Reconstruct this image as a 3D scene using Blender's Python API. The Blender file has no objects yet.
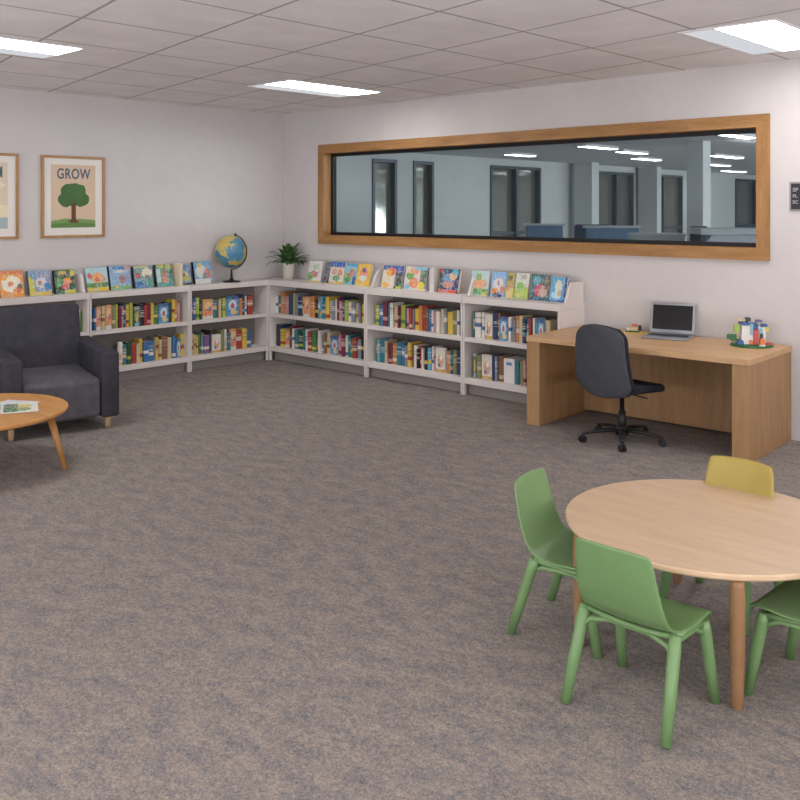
import bpy, bmesh, math, random
from mathutils import Vector, Matrix
S = bpy.context.scene
COL = S.collection
PI = math.pi
R = math.radians

# ---------------------------------------------------------------- camera
cam_d = bpy.data.cameras.new('camera'); cam = bpy.data.objects.new('camera', cam_d); COL.objects.link(cam)
cam.location = (9.0756, -7.4727, 1.85)
cam.rotation_euler = (PI/2, 0, R(43.2))
cam_d.sensor_width = 36.0; cam_d.sensor_height = 36.0; cam_d.sensor_fit = 'HORIZONTAL'
cam_d.lens = 36.0*917.0/800.0
cam_d.shift_y = -(400.0-208.0)/800.0
cam_d.clip_end = 120
S.camera = cam

# ---------------------------------------------------------------- world, exposure
w = bpy.data.worlds.new('world'); S.world = w; w.use_nodes = True
w.node_tree.nodes['Background'].inputs[0].default_value = (.8, .85, .9, 1)
w.node_tree.nodes['Background'].inputs[1].default_value = .35
S.view_settings.view_transform = 'Standard'
S.view_settings.look = 'None'
S.view_settings.gamma = 1.0
S.view_settings.use_curve_mapping = False
S.view_settings.exposure = 0.34
LENS = 14.5        # brightness of the troffer lens
PAN = .55         # brightness of the troffer's dimmer side panel
HALL_LAMP = 14.0    # brightness of the lamps in the hall behind the window
ROOM_X, ROOM_Y, ROOM_H = 13.0, -11.0, 3.04
def fill_light(name, loc, rot, sx, sy, energy, rgb):
    d = bpy.data.lights.new(name, 'AREA'); d.shape = 'RECTANGLE'; d.size = sx; d.size_y = sy; d.energy = energy; d.color = rgb
    o = bpy.data.objects.new(name, d); COL.objects.link(o); o.location = loc; o.rotation_euler = rot
# added fill: unseen area lights tilted upward to brighten the room and the hall
fill_light('fill_light_back', (6.5, ROOM_Y+.3, .95), (R(146), 0, 0), 12.0, 1.2, 330, (.98, .975, 1))
fill_light('fill_light_front', (ROOM_X-.75, -6.2, .95), (R(146), 0, PI/2), 8.5, 1.2, 260, (.98, .975, 1))
fill_light('fill_light_hall', (15.7, 12, 1.4), (R(125), 0, PI/2), 22.0, 1.8, 2100, (.92, .97, 1))

# ---------------------------------------------------------------- materials
def lin(c):
    return tuple((v/255/12.92 if v/255 <= .04045 else ((v/255+.055)/1.055)**2.4) for v in c)

def mat(name, rgb, rough=.6, metal=0, spec=.4):
    m = bpy.data.materials.new(name); m.use_nodes = True
    b = m.node_tree.nodes['Principled BSDF']
    b.inputs['Base Color'].default_value = (*lin(rgb), 1)
    b.inputs['Roughness'].default_value = rough
    b.inputs['Metallic'].default_value = metal
    b.inputs['Specular IOR Level'].default_value = spec
    return m

class N:
    """small node-tree writer"""
    def __init__(s, m): s.m = m; s.t = m.node_tree; s.b = s.t.nodes['Principled BSDF']
    def n(s, kind, **kw):
        nd = s.t.nodes.new(kind)
        for k, v in kw.items(): setattr(nd, k, v)
        return nd
    def l(s, a, b): s.t.links.new(a, b)
    def coord(s, what='Object'): return s.n('ShaderNodeTexCoord').outputs[what]
    def mapping(s, src, scale=(1,1,1), loc=(0,0,0), rot=(0,0,0)):
        m = s.n('ShaderNodeMapping'); s.l(src, m.inputs[0])
        m.inputs['Scale'].default_value = scale; m.inputs['Location'].default_value = loc; m.inputs['Rotation'].default_value = rot
        return m.outputs[0]
    def noise(s, vec, scale, detail=3, rough=.5):
        t = s.n('ShaderNodeTexNoise'); s.l(vec, t.inputs['Vector'])
        t.inputs['Scale'].default_value = scale; t.inputs['Detail'].default_value = detail; t.inputs['Roughness'].default_value = rough
        return t.outputs[0]
    def ramp(s, fac, stops):
        r = s.n('ShaderNodeValToRGB'); s.l(fac, r.inputs[0]); e = r.color_ramp.elements
        while len(e) < len(stops): e.new(.5)
        for i, (p, c) in enumerate(stops):
            e[i].position = p; e[i].color = (*lin(c), 1) if len(c) == 3 else c
        return r.outputs[0]
    def math(s, op, a, b=None, clamp=False):
        m = s.n('ShaderNodeMath', operation=op, use_clamp=clamp)
        for i, v in enumerate((a, b)):
            if v is None: continue
            if isinstance(v, (int, float)): m.inputs[i].default_value = v
            else: s.l(v, m.inputs[i])
        return m.outputs[0]
    def mix(s, fac, a, b, mode='MIX'):
        m = s.n('ShaderNodeMix', data_type='RGBA', blend_type=mode)
        for i, v in ((0, fac), (6, a), (7, b)):
            if isinstance(v, (int, float)): m.inputs[i].default_value = v
            elif isinstance(v, tuple): m.inputs[i].default_value = (*lin(v), 1)
            else: s.l(v, m.inputs[i])
        return m.outputs[2]
    def color(s, c): s.l(c, s.b.inputs['Base Color'])
    def bump(s, h, strength=.2, dist=.01):
        b = s.n('ShaderNodeBump'); b.inputs['Strength'].default_value = strength; b.inputs['Distance'].default_value = dist
        s.l(h, b.inputs['Height']); s.l(b.outputs[0], s.b.inputs['Normal'])

CARPET = [(.34, (88,89,98)), (.44, (118,115,118)), (.50, (136,128,123)), (.56, (153,142,132)), (.66, (170,157,145))]

def wall_mat(name, rgb, amp=7):
    m = mat(name, rgb, .85, spec=.2); k = N(m); c = k.coord()
    n1 = k.noise(c, 1.1, 5, .6); n2 = k.noise(c, 9, 4, .6)
    s = k.math('ADD', k.math('MULTIPLY', n1, .7), k.math('MULTIPLY', n2, .3))
    k.color(k.ramp(s, [(.3, tuple(v-amp for v in rgb)), (.7, tuple(v+amp for v in rgb))]))
    k.bump(k.noise(c, 60, 3), .12, .004)
    return m

def carpet_mat():
    m = mat('carpet', (120,112,108), .96, spec=.05); k = N(m); c = k.coord()
    a = k.noise(k.mapping(c, (1, 1, 1), rot=(0,0,.5)), 95, 2, .8)
    b = k.noise(k.mapping(c, (3.5, 6.5, 1), rot=(0,0,R(-43))), 1.9, 4, .65)
    d = k.noise(k.mapping(c, (1, 1, 1)), 38, 2, .6)
    s = k.math('ADD', k.math('MULTIPLY', a, .47), k.math('ADD', k.math('MULTIPLY', b, .27), k.math('MULTIPLY', d, .26)))
    base = k.ramp(s, CARPET)
    k.color(base)
    k.bump(k.noise(c, 260, 2), .5, .006)
    return m

def wood_mat(name, dark, light, axis='x', rough=.45, fine=1.0):
    m = mat(name, light, rough, spec=.35); k = N(m); c = k.coord()
    sc = {'x': (1.2, 9, 9), 'y': (9, 1.2, 9), 'z': (9, 9, 1.2)}[axis]
    n = k.noise(k.mapping(c, sc), 1.6*fine, 6, .62)
    n2 = k.noise(k.mapping(c, tuple(v*3.0 for v in sc)), 5*fine, 3, .6)
    s = k.math('ADD', k.math('MULTIPLY', n, .7), k.math('MULTIPLY', n2, .3))
    k.color(k.ramp(s, [(.34, dark), (.66, light)]))
    k.l(k.ramp(n2, [(0, (150,150,150)), (1, (185,185,185))]), k.b.inputs['Roughness']) if False else None
    return m

def ceiling_mat():
    m = mat('ceiling_tiles', (200,194,190), .92, spec=.1); k = N(m); c = k.coord()
    sep = k.n('ShaderNodeSeparateXYZ'); k.l(c, sep.inputs[0]); x, y = sep.outputs[0], sep.outputs[1]
    def line(v, pitch, off):
        f = k.math('FRACT', k.math('DIVIDE', k.math('ADD', v, 100*pitch-off), pitch))
        f = k.math('ABSOLUTE', k.math('SUBTRACT', f, .5))
        return k.math('GREATER_THAN', f, .5-.011/pitch)
    v = k.math('ADD', y, k.math('MULTIPLY', x, .19))
    g = k.math('MAXIMUM', line(x, .872, .215), line(v, .862, .36))
    n = k.noise(c, 2.2, 5, .65); n2 = k.noise(c, 70, 3, .7)
    s = k.math('ADD', k.math('MULTIPLY', n, .6), k.math('MULTIPLY', n2, .4))
    base = k.ramp(s, [(.35, (220,216,215)), (.65, (238,234,233))])
    k.color(k.mix(g, base, (172,165,162)))
    k.bump(n2, .15, .004)
    return m

def fabric_mat(name, a, b, scale=220):
    m = mat(name, a, .92, spec=.12); k = N(m); c = k.coord()
    n = k.math('ADD', k.math('MULTIPLY', k.noise(c, scale, 2, .6), .6), k.math('MULTIPLY', k.noise(c, 14, 4), .4))
    k.color(k.ramp(n, [(.35, a), (.65, b)])); k.bump(n, .25, .003)
    return m

PAL = dict(white=(222,216,208), beige=(206,184,142), grey=(126,132,142), black=(38,38,44), yellow=(222,184,52), orange=(208,126,54),
    red=(176,56,48), maroon=(122,40,56), pink=(196,138,140), purple=(126,96,150), blue=(52,112,172), navy=(42,66,110), sky=(92,164,200),
    teal=(44,124,136), green=(66,128,66), dark_green=(34,80,54), lime=(166,178,56), olive=(134,132,78), brown=(140,94,62))
PAL = {n: tuple(round(.80*v + .20*(.3*c[0]+.59*c[1]+.11*c[2]) - 2) for v in c) for n, c in PAL.items()}
ACC = dict(white='blue', beige='brown', grey='white', black='yellow', yellow='red', orange='white', red='beige', maroon='pink', pink='maroon',
    purple='white', blue='white', navy='sky', sky='yellow', teal='beige', green='yellow', dark_green='lime', lime='green', olive='beige', brown='beige')
def spine_mat(name):
    m = mat('spine_'+name, PAL[name], .5); k = N(m)
    sep = k.n('ShaderNodeSeparateXYZ'); k.l(k.coord('Generated'), sep.inputs[0]); z = sep.outputs[2]
    oi = k.n('ShaderNodeObjectInfo'); r = oi.outputs['Random']
    def band(c0, w):
        return k.math('LESS_THAN', k.math('ABSOLUTE', k.math('SUBTRACT', z, c0)), w)
    p1 = k.math('ADD', k.math('MULTIPLY', r, .5), .12)
    on = k.math('GREATER_THAN', k.math('FRACT', k.math('MULTIPLY', r, 7.3)), .35)
    b1 = k.math('MULTIPLY', band(p1, .075), on)
    comb = k.n('ShaderNodeCombineXYZ'); k.l(z, comb.inputs[2]); k.l(k.math('MULTIPLY', r, 30), comb.inputs[0])
    t = k.math('GREATER_THAN', k.noise(comb.outputs[0], 26, 1), .56)
    b2 = k.math('MULTIPLY', k.math('MULTIPLY', band(.62, .2), t), k.math('GREATER_THAN', k.math('FRACT', k.math('MULTIPLY', r, 3.1)), .4))
    base = k.mix(b1, PAL[name], PAL[ACC[name]])
    k.color(k.mix(k.math('MULTIPLY', b2, .75), base, PAL['white'] if name not in ('white','beige','yellow') else PAL['brown']))
    return m

def art_mat(name, bg, shapes, wobble=.035, axes=(0, 2), rough=.4):
    """a printed picture: ellipses ('e') and rectangles ('r') in the 0..1 frame of the sheet; (kind, cx, cy, rx, ry, colour)"""
    m = mat(name, bg, rough); k = N(m); g = k.coord('Generated')
    sep = k.n('ShaderNodeSeparateXYZ'); k.l(g, sep.inputs[0]); u, v = sep.outputs[axes[0]], sep.outputs[axes[1]]
    if wobble:
        n = k.n('ShaderNodeTexNoise'); k.l(g, n.inputs['Vector']); n.inputs['Scale'].default_value = 9; n.inputs['Detail'].default_value = 2
        s2 = k.n('ShaderNodeSeparateXYZ'); k.l(n.outputs['Color'], s2.inputs[0])
        uw = k.math('ADD', u, k.math('MULTIPLY', k.math('SUBTRACT', s2.outputs[0], .5), wobble*4))
        vw = k.math('ADD', v, k.math('MULTIPLY', k.math('SUBTRACT', s2.outputs[1], .5), wobble*4))
    else: uw, vw = u, v
    cur = bg
    for kind, cx, cy, rx, ry, c in shapes:
        if kind == 'e':
            a = k.math('DIVIDE', k.math('SUBTRACT', uw, cx), rx); b = k.math('DIVIDE', k.math('SUBTRACT', vw, cy), ry)
            f = k.math('LESS_THAN', k.math('ADD', k.math('MULTIPLY', a, a), k.math('MULTIPLY', b, b)), 1)
        else:
            a = k.math('LESS_THAN', k.math('ABSOLUTE', k.math('SUBTRACT', u, cx)), rx); b = k.math('LESS_THAN', k.math('ABSOLUTE', k.math('SUBTRACT', v, cy)), ry)
            f = k.math('MULTIPLY', a, b)
        cur = k.mix(f, cur, c if not isinstance(c, str) else PAL[c])
    if shapes and wobble > .02:
        vo = k.n('ShaderNodeTexVoronoi'); k.l(g, vo.inputs['Vector']); vo.inputs['Scale'].default_value = 11
        hs = k.n('ShaderNodeHueSaturation'); k.l(vo.outputs['Color'], hs.inputs['Color']); hs.inputs['Saturation'].default_value = .7
        cur = k.mix(k.math('MULTIPLY', k.math('GREATER_THAN', k.noise(g, 7, 2), .5), .30), cur, hs.outputs[0])
    k.color(cur)
    return m

M = {}
M['wall'] = wall_mat('painted_wall', (200,195,194), 5)
M['carpet'] = carpet_mat()
M['ceiling'] = ceiling_mat()
M['frame_wood'] = wood_mat('window_frame_wood', (138,98,56), (176,132,84), 'x')
M['frame_wood_z'] = wood_mat('window_frame_wood_upright', (138,98,56), (176,132,84), 'z')
M['gasket'] = mat('black_gasket', (16,16,18), .5)
M['shelf'] = wall_mat('white_shelf_laminate', (214,207,203), 3)
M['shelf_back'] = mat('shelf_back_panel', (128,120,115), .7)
M['plinth'] = mat('plinth_board', (150,143,138), .8)
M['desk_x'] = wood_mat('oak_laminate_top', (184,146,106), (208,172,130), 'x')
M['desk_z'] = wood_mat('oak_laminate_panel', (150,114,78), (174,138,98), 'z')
M['table_top'] = wood_mat('maple_table_top', (200,170,138), (216,188,156), 'x', .38)
M['table_leg'] = wood_mat('beech_leg', (132,98,68), (154,118,84), 'z')
M['coffee'] = wood_mat('oak_coffee_table', (172,120,66), (200,148,90), 'x')
M['coffee_leg'] = wood_mat('oak_coffee_leg', (160,112,62), (190,140,84), 'z')
M['pic_frame'] = wood_mat('picture_frame_wood', (150,112,70), (184,144,98), 'z')
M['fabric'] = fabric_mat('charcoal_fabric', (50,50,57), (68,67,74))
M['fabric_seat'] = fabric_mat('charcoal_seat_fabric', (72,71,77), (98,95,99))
M['beech'] = wood_mat('pale_foot_wood', (176,142,104), (204,172,132), 'z')
M['black'] = mat('black_plastic', (28,28,32), .42)
M['black_fabric'] = fabric_mat('black_chair_fabric', (36,37,42), (48,49,55))
M['chair_shell'] = fabric_mat('dark_grey_chair_back', (66,67,72), (80,81,87))
def plastic(name, rgb):
    m = mat(name, rgb, .38, spec=.45); k = N(m); c = k.coord()
    k.bump(k.noise(c, 180, 2), .06, .002)
    return m
M['green'] = plastic('green_plastic', (110,142,93))
M['yellow'] = plastic('yellow_plastic', (166,146,68))
M['chrome'] = mat('steel', (160,160,165), .3, 1)
M['silver'] = mat('silver_plastic', (150,152,160), .4, .3)
M['screen'] = mat('dark_screen', (12,12,14), .18, spec=.5)
M['paper'] = mat('paper', (226,222,212), .8)
M['lamp_frame'] = mat('lamp_frame_white', (222,222,226), .5)
def emis(name, rgb, strength):
    m = bpy.data.materials.new(name); m.use_nodes = True; t = m.node_tree; t.nodes.clear()
    e = t.nodes.new('ShaderNodeEmission'); o = t.nodes.new('ShaderNodeOutputMaterial')
    e.inputs[0].default_value = (*rgb, 1); e.inputs[1].default_value = strength; t.links.new(e.outputs[0], o.inputs[0])
    return m
M['lens'] = emis('lamp_lens', (1, .972, .96), LENS)
M['pan'] = emis('lamp_side_panel', (.93, .95, 1), PAN)
M['hall_lamp'] = emis('hall_lamp', (.92, .98, 1), HALL_LAMP)
def glass_mat():
    m = bpy.data.materials.new('tinted_glass'); m.use_nodes = True; t = m.node_tree; t.nodes.clear()
    tr = t.nodes.new('ShaderNodeBsdfTransparent'); tr.inputs[0].default_value = (.75, .775, .785, 1)
    gl = t.nodes.new('ShaderNodeBsdfGlossy'); gl.inputs['Roughness'].default_value = .03; gl.inputs[0].default_value = (.9,.95,1,1)
    fr = t.nodes.new('ShaderNodeFresnel'); fr.inputs[0].default_value = 1.35
    mx = t.nodes.new('ShaderNodeMixShader'); o = t.nodes.new('ShaderNodeOutputMaterial')
    ge = t.nodes.new('ShaderNodeNewGeometry'); a = t.nodes.new('ShaderNodeMath'); a.operation = 'SUBTRACT'; a.inputs[0].default_value = 1; t.links.new(ge.outputs['Backfacing'], a.inputs[1])
    b = t.nodes.new('ShaderNodeMath'); b.operation = 'MULTIPLY'; t.links.new(fr.outputs[0], b.inputs[0]); t.links.new(a.outputs[0], b.inputs[1])
    t.links.new(b.outputs[0], mx.inputs[0]); t.links.new(tr.outputs[0], mx.inputs[1]); t.links.new(gl.outputs[0], mx.inputs[2]); t.links.new(mx.outputs[0], o.inputs[0])
    return m
M['glass'] = glass_mat()
SP = {n: spine_mat(n) for n in PAL}

# ---------------------------------------------------------------- mesh helpers
def bx(bm, x0, x1, y0, y1, z0, z1, mi=0, mtx=None):
    vs = [bm.verts.new(p) for p in ((x0,y0,z0),(x1,y0,z0),(x1,y1,z0),(x0,y1,z0),(x0,y0,z1),(x1,y0,z1),(x1,y1,z1),(x0,y1,z1))]
    if mtx is not None:
        for v in vs: v.co = mtx @ v.co
    for f in ((0,3,2,1),(4,5,6,7),(0,1,5,4),(1,2,6,5),(2,3,7,6),(3,0,4,7)):
        fa = bm.faces.new([vs[i] for i in f]); fa.material_index = mi
    return vs
def prism(bm, pts, axis, a, b, mi=0):
    """pts: outline (u,v) counter-clockwise; extruded along axis from a to b"""
    def P(u, v, w): return {'x': (w,u,v), 'y': (u,w,v), 'z': (u,v,w)}[axis]
    A = [bm.verts.new(P(u,v,a)) for u, v in pts]; B = [bm.verts.new(P(u,v,b)) for u, v in pts]
    n = len(pts)
    for f in [A[::-1], B] + [[A[i], A[(i+1)%n], B[(i+1)%n], B[i]] for i in range(n)]:
        bm.faces.new(f).material_index = mi
    bmesh.ops.recalc_face_normals(bm, faces=bm.faces)
def tube(bm, pts, radii, seg=14, mi=0, cap=True, flat=1.0):
    pts = [Vector(p) for p in pts]
    if isinstance(radii, (int, float)): radii = [radii]*len(pts)
    rings = []; up = None
    for i, p in enumerate(pts):
        d = (pts[min(i+1, len(pts)-1)] - pts[max(i-1, 0)]).normalized()
        if up is None: up = Vector((0,0,1)) if abs(d.z) < .9 else Vector((1,0,0))
        s = d.cross(up).normalized(); up = s.cross(d).normalized()
        rings.append([bm.verts.new(p + (s*math.cos(2*PI*j/seg) + up*flat*math.sin(2*PI*j/seg))*radii[i]) for j in range(seg)])
    for a, b in zip(rings, rings[1:]):
        for j in range(seg):
            f = bm.faces.new((a[j], a[(j+1)%seg], b[(j+1)%seg], b[j])); f.smooth = True; f.material_index = mi
    if cap:
        bm.faces.new(rings[0][::-1]).material_index = mi; bm.faces.new(rings[-1]).material_index = mi
    bmesh.ops.recalc_face_normals(bm, faces=bm.faces)
def lathe(bm, prof, seg=40, c=(0,0,0), mi=0, smooth=True):
    rings = []
    for r, z in prof:
        if r < 1e-5: rings.append([bm.verts.new((c[0], c[1], c[2]+z))])
        else: rings.append([bm.verts.new((c[0]+r*math.cos(2*PI*j/seg), c[1]+r*math.sin(2*PI*j/seg), c[2]+z)) for j in range(seg)])
    for a, b in zip(rings, rings[1:]):
        for j in range(seg):
            k = (j+1) % seg
            if len(a) == 1 and len(b) == 1: continue
            vs = (a[0], b[k], b[j]) if len(a) == 1 else ((a[j], a[k], b[0]) if len(b) == 1 else (a[j], a[k], b[k], b[j]))
            f = bm.faces.new(vs); f.smooth = smooth; f.material_index = mi
    bmesh.ops.recalc_face_normals(bm, faces=bm.faces)
def rbox(bm, x0, x1, y0, y1, z0, z1, r=.02, seg=3, mi=0):
    t = bmesh.new(); bx(t, x0, x1, y0, y1, z0, z1)
    bmesh.ops.bevel(t, geom=t.edges[:]+t.verts[:], offset=r, segments=seg, profile=.5, affect='EDGES')
    for f in t.faces: f.smooth = True; f.material_index = mi
    me = bpy.data.meshes.new('tmp'); t.to_mesh(me); t.free(); bm.from_mesh(me); bpy.data.meshes.remove(me)
def obj(name, bm, m, parent=None, loc=None, rz=0, bevel=0, smooth=False):
    bmesh.ops.recalc_face_normals(bm, faces=bm.faces)
    me = bpy.data.meshes.new(name); bm.to_mesh(me); bm.free()
    for k in (m if isinstance(m, (list, tuple)) else [m]): me.materials.append(k)
    if smooth:
        for p in me.polygons: p.use_smooth = True
    o = bpy.data.objects.new(name, me); COL.objects.link(o)
    if parent: o.parent = parent
    if loc: o.location = loc
    o.rotation_euler = (0, 0, rz)
    if bevel:
        b = o.modifiers.new('bevel', 'BEVEL'); b.width = bevel; b.segments = 2; b.limit_method = 'ANGLE'; b.angle_limit = R(40)
    return o
def box(name, d, m, parent=None, bevel=0, **kw):
    bm = bmesh.new(); bx(bm, *d); return obj(name, bm, m, parent, bevel=bevel, **kw)
def struct(o): o['kind'] = 'structure'; return o
def tag(o, label, cat, group=None, kind=None):
    o['label'] = label; o['category'] = cat
    if group: o['group'] = group
    if kind: o['kind'] = kind
    return o
def thing(name, label, cat, loc=(0,0,0), rz=0, group=None):
    o = bpy.data.objects.new(name, None); COL.objects.link(o); o.empty_display_size = .05
    o.location = loc; o.rotation_euler = (0,0,rz)
    return tag(o, label, cat, group)
def copy_tree(o, parent=None):
    c = o.copy(); COL.objects.link(c); c.parent = parent
    for ch in list(o.children): copy_tree(ch, c)
    return c

# ================================================================ STRUCTURE
T = .18
WX0, WX1, WZ0, WZ1 = .80, 6.09, 1.505, 2.53      # window opening in the right-hand wall (y = 0)
bm = bmesh.new(); bx(bm, -2.6, 16.3, ROOM_Y-.2, 24.3, -.2, 0); struct(obj('floor', bm, M['carpet']))
bm = bmesh.new(); bx(bm, -.2, ROOM_X+.2, ROOM_Y-.2, T, ROOM_H, ROOM_H+.15); struct(obj('ceiling', bm, M['ceiling']))
struct(box('wall_left', (-T, 0, ROOM_Y, 0, 0, ROOM_H), M['wall']))
bm = bmesh.new()
bx(bm, -T, WX0, 0, T, 0, ROOM_H); bx(bm, WX1, ROOM_X+T, 0, T, 0, ROOM_H); bx(bm, WX0, WX1, 0, T, 0, WZ0); bx(bm, WX0, WX1, 0, T, WZ1, ROOM_H)
struct(obj('wall_right', bm, M['wall']))
struct(box('wall_front', (ROOM_X, ROOM_X+T, ROOM_Y, 0, 0, ROOM_H), M['wall']))
bm = bmesh.new(); bx(bm, -T, ROOM_X+T, ROOM_Y-T, ROOM_Y, 0, .62); bx(bm, -T, ROOM_X+T, ROOM_Y-T, ROOM_Y, 2.88, ROOM_H); bx(bm, -T, .45, ROOM_Y-T, ROOM_Y, .62, 2.88); bx(bm, 12.55, ROOM_X+T, ROOM_Y-T, ROOM_Y, .62, 2.88)
struct(obj('wall_back', bm, M['wall']))
# interior window: wooden casing + jambs, black gasket, glass
FO = .085
win = thing('window_1', '', ''); del win['label']; del win['category']; struct(win)
bm = bmesh.new()
y0, y1 = -.028, 0.0
bx(bm, WX0-FO, WX1+FO, y0, y1, WZ1, WZ1+FO); bx(bm, WX0-FO, WX1+FO, y0, y1, WZ0-FO, WZ0)
bx(bm, WX0, WX1, y0, .16, WZ1-.02, WZ1); bx(bm, WX0, WX1, y0, .16, WZ0, WZ0+.02)
obj('window_frame', bm, M['frame_wood'], win)
bm = bmesh.new()
bx(bm, WX0-FO, WX0, y0, y1, WZ0, WZ1); bx(bm, WX1, WX1+FO, y0, y1, WZ0, WZ1)
bx(bm, WX0, WX0+.02, y0, .16, WZ0+.02, WZ1-.02); bx(bm, WX1-.02, WX1, y0, .16, WZ0+.02, WZ1-.02)
obj('window_jamb', bm, M['frame_wood_z'], win)
bm = bmesh.new(); a, b, c, d = WX0+.02, WX1-.02, WZ0+.02, WZ1-.02; q = .035
bx(bm, a, b, .09, .15, d-q, d); bx(bm, a, b, .09, .15, c, c+q); bx(bm, a, a+q, .09, .15, c+q, d-q); bx(bm, b-q, b, .09, .15, c+q, d-q)
obj('window_gasket', bm, M['gasket'], win)
box('window_glass', (a+q, b-q, .116, .124, c+q, d-q), M['glass'], win)

# ---- the open-plan hall seen through the window
HM = wall_mat('hall_wall_paint', (200,203,203), 4)
HF = mat('hall_mullion', (84,94,100), .4, .3)
HP = mat('hall_dark_pane', (128,128,122), .07, .45, spec=.9)
HB = fabric_mat('blue_partition', (104,134,164), (122,152,180)); HD = mat('hall_navy_fabric', (60,76,98), .8)
HW = mat('hall_white_laminate', (196,204,206), .5)
HC = wall_mat('hall_column_paint', (204,208,207), 5)
HY = [(-.0, 24)]
HH = 2.86
struct(box('ceiling', (-2.5, 16.2, T, 24.2, HH, HH+.15), wall_mat('hall_ceiling', (232,236,238), 5)))
glz = [(3.92, 4.54), (4.99, 5.55), (7.30, 9.07), (11.45, 13.10), (13.55, 15.74), (19.16, 22.2)]
bm = bmesh.new(); yy = T
for a, b in glz:
    bx(bm, -2.5, -2.3, yy, a, 0, HH); bx(bm, -2.5, -2.3, a, b, 0, .9); bx(bm, -2.5, -2.3, a, b, 2.72, HH); yy = b
bx(bm, -2.5, -2.3, yy, 24.2, 0, HH)
struct(obj('wall_hall_left', bm, HM))
struct(box('wall_hall_far', (-2.5, 16.2, 24.0, 24.2, 0, HH), HM))
struct(box('wall_hall_side', (16.0, 16.2, T, 24.0, 0, HH), HM))
struct(box('wall_hall_near', (13.2, 16.0, T-.1, T, 0, HH), HM))
for i, (a, b) in enumerate(glz):
    wn = bpy.data.objects.new(f'window_{i+2}', None); COL.objects.link(wn); struct(wn); wn.location = (-2.3, (a+b)/2, .9)
    h = (b-a)/2; bm = bmesh.new(); e = .06
    bx(bm, -.14, .03, -h, -h+e, 0, 1.82); bx(bm, -.14, .03, h-e, h, 0, 1.82); bx(bm, -.14, .03, -h+e, h-e, 1.76, 1.82); bx(bm, -.14, .03, -h+e, h-e, 0, .06)
    bx(bm, -.12, .0, -h+e, h-e, .40, .46)
    if b-a > 1: bx(bm, -.14, .04, -.04, .04, .06, 1.76)
    obj('window_frame', bm, HF, wn)
    box('window_pane', (-.1, -.085, -h+e, h-e, .06, 1.76), HP, wn)
for i, (x, y, s, t) in enumerate([(2.85, 5.78, .26, .26), (-1.9, 10.3, .45, .30), (-1.95, 13.3, .5, .22)]):
    struct(box('column', (x-s/2, x+s/2, y-t/2, y+t/2, 0, HH), HC))
lampgrp = 'linear lamps on the hall ceiling'
hall_l = [(1.28,5.5,1.0),(1.0,7.1,.9),(.1,9.3,1.0),(2.0,7.6,.0),(1.65,9.5,1.3),(.05,12.6,1.3),(3.9,4.65,1.1),(3.3,9.5,1.3),(1.6,13.5,1.3),(4.4,13.0,1.3),(-.9,6.4,.8),(-1.2,16.5,1.3),(1.9,18,1.3),(7.5,4.6,1.3),(8,9,1.3),(11,5,1.3),(-1.0,3.2,1.0),(1.6,2.6,1.0)]
hn = 0
for x, y, L in hall_l:
    if L == 0: continue
    o = thing('linear_lamp', '', '', (x, y, HH), 0, lampgrp)
    bm = bmesh.new(); bx(bm, -.09, .09, -L/2, L/2, -.04, 0); obj('housing', bm, M['lamp_frame'], o)
    bm = bmesh.new(); bx(bm, -.08, .08, -L/2+.02, L/2-.02, -.046, -.041); obj('diffuser', bm, M['hall_lamp'], o)
    tag(o, 'long white linear lamp glowing on the hall ceiling behind the window glass', 'lamp', lampgrp); hn += 1
# partitions, counter and chairs in the hall
def hall_box(name, label, cat, d, m, rz=0, loc=None, top=None):
    o = box(name, d, m, bevel=.01); tag(o, label, cat); return o
def partition(label, x, y, w, rz, h=1.5, m=HB):
    o = thing('desk_partition', label, 'partition', (x, y, 0), rz)
    bm = bmesh.new(); bx(bm, -w/2, w/2, -.03, .03, .06, h); obj('fabric_panel', bm, m, o, bevel=.008)
    bm = bmesh.new(); bx(bm, -w/2-.03, w/2+.03, -.04, .04, h, h+.03); obj('top_rail', bm, HW, o)
    for s in (-1, 1):
        bm = bmesh.new(); bx(bm, s*w/2-.03, s*w/2+.03, -.15, .15, 0, .06); obj('foot', bm, HW, o)
partition('low blue desk partition in the hall, nearest the middle of the window', 3.14, 2.73, .66, R(43), 1.60)
partition('blue partition further left along the hall with a navy chair beside it', 1.66, 3.42, .52, R(43), 1.60, HB)
o = thing('reception_counter', 'white counter with dark front behind the right end of the window', 'counter', (4.90, 2.33, 0), R(43))
box('counter_body', (-.40, .42, -.05, .25, 0, 1.56), HD, o); box('counter_top', (-.42, .44, -.09, .30, 1.56, 1.63), HW, o, bevel=.01)
o = thing('reception_counter', 'pale low cabinet run beside the grey column in the hall', 'counter', (4.06, 2.22, 0), R(43))
box('counter_body', (-.29, .27, -.05, .25, 0, 1.53), HW, o); box('counter_top', (-.30, .28, -.08, .30, 1.53, 1.56), HW, o, bevel=.01)
def hall_chair(label, x, y, rz, z=.95):
    o = thing('office_chair', label, 'chair', (x, y, 0), rz, 'dark office chairs in the hall')
    bm = bmesh.new(); rbox(bm, -.24, .24, -.25, -.17, z-.35, z+.55, .035); obj('backrest', bm, HD, o)
    bm = bmesh.new(); rbox(bm, -.25, .25, -.2, .27, z-.45, z-.36, .03); obj('seat', bm, HD, o)
    bm = bmesh.new(); tube(bm, [(0,0,.08),(0,0,z-.44)], .03)
    for k in range(5):
        a = 2*PI*k/5; tube(bm, [(0,0,.1),(.3*math.cos(a), .3*math.sin(a), .03)], [.025,.02])
    obj('base', bm, M['black'], o)
hall_chair('dark tall chair at the left end of the blue partition in the hall', 2.40, 3.46, .6, 1.08)
hall_chair('dark tall chair behind the pale cabinet, left of the grey hall column', 3.42, 4.12, 2.4, 1.06)
hall_chair('dark tall chair behind the white counter in the hall', 4.25, 4.2, .9, 1.08)

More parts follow.
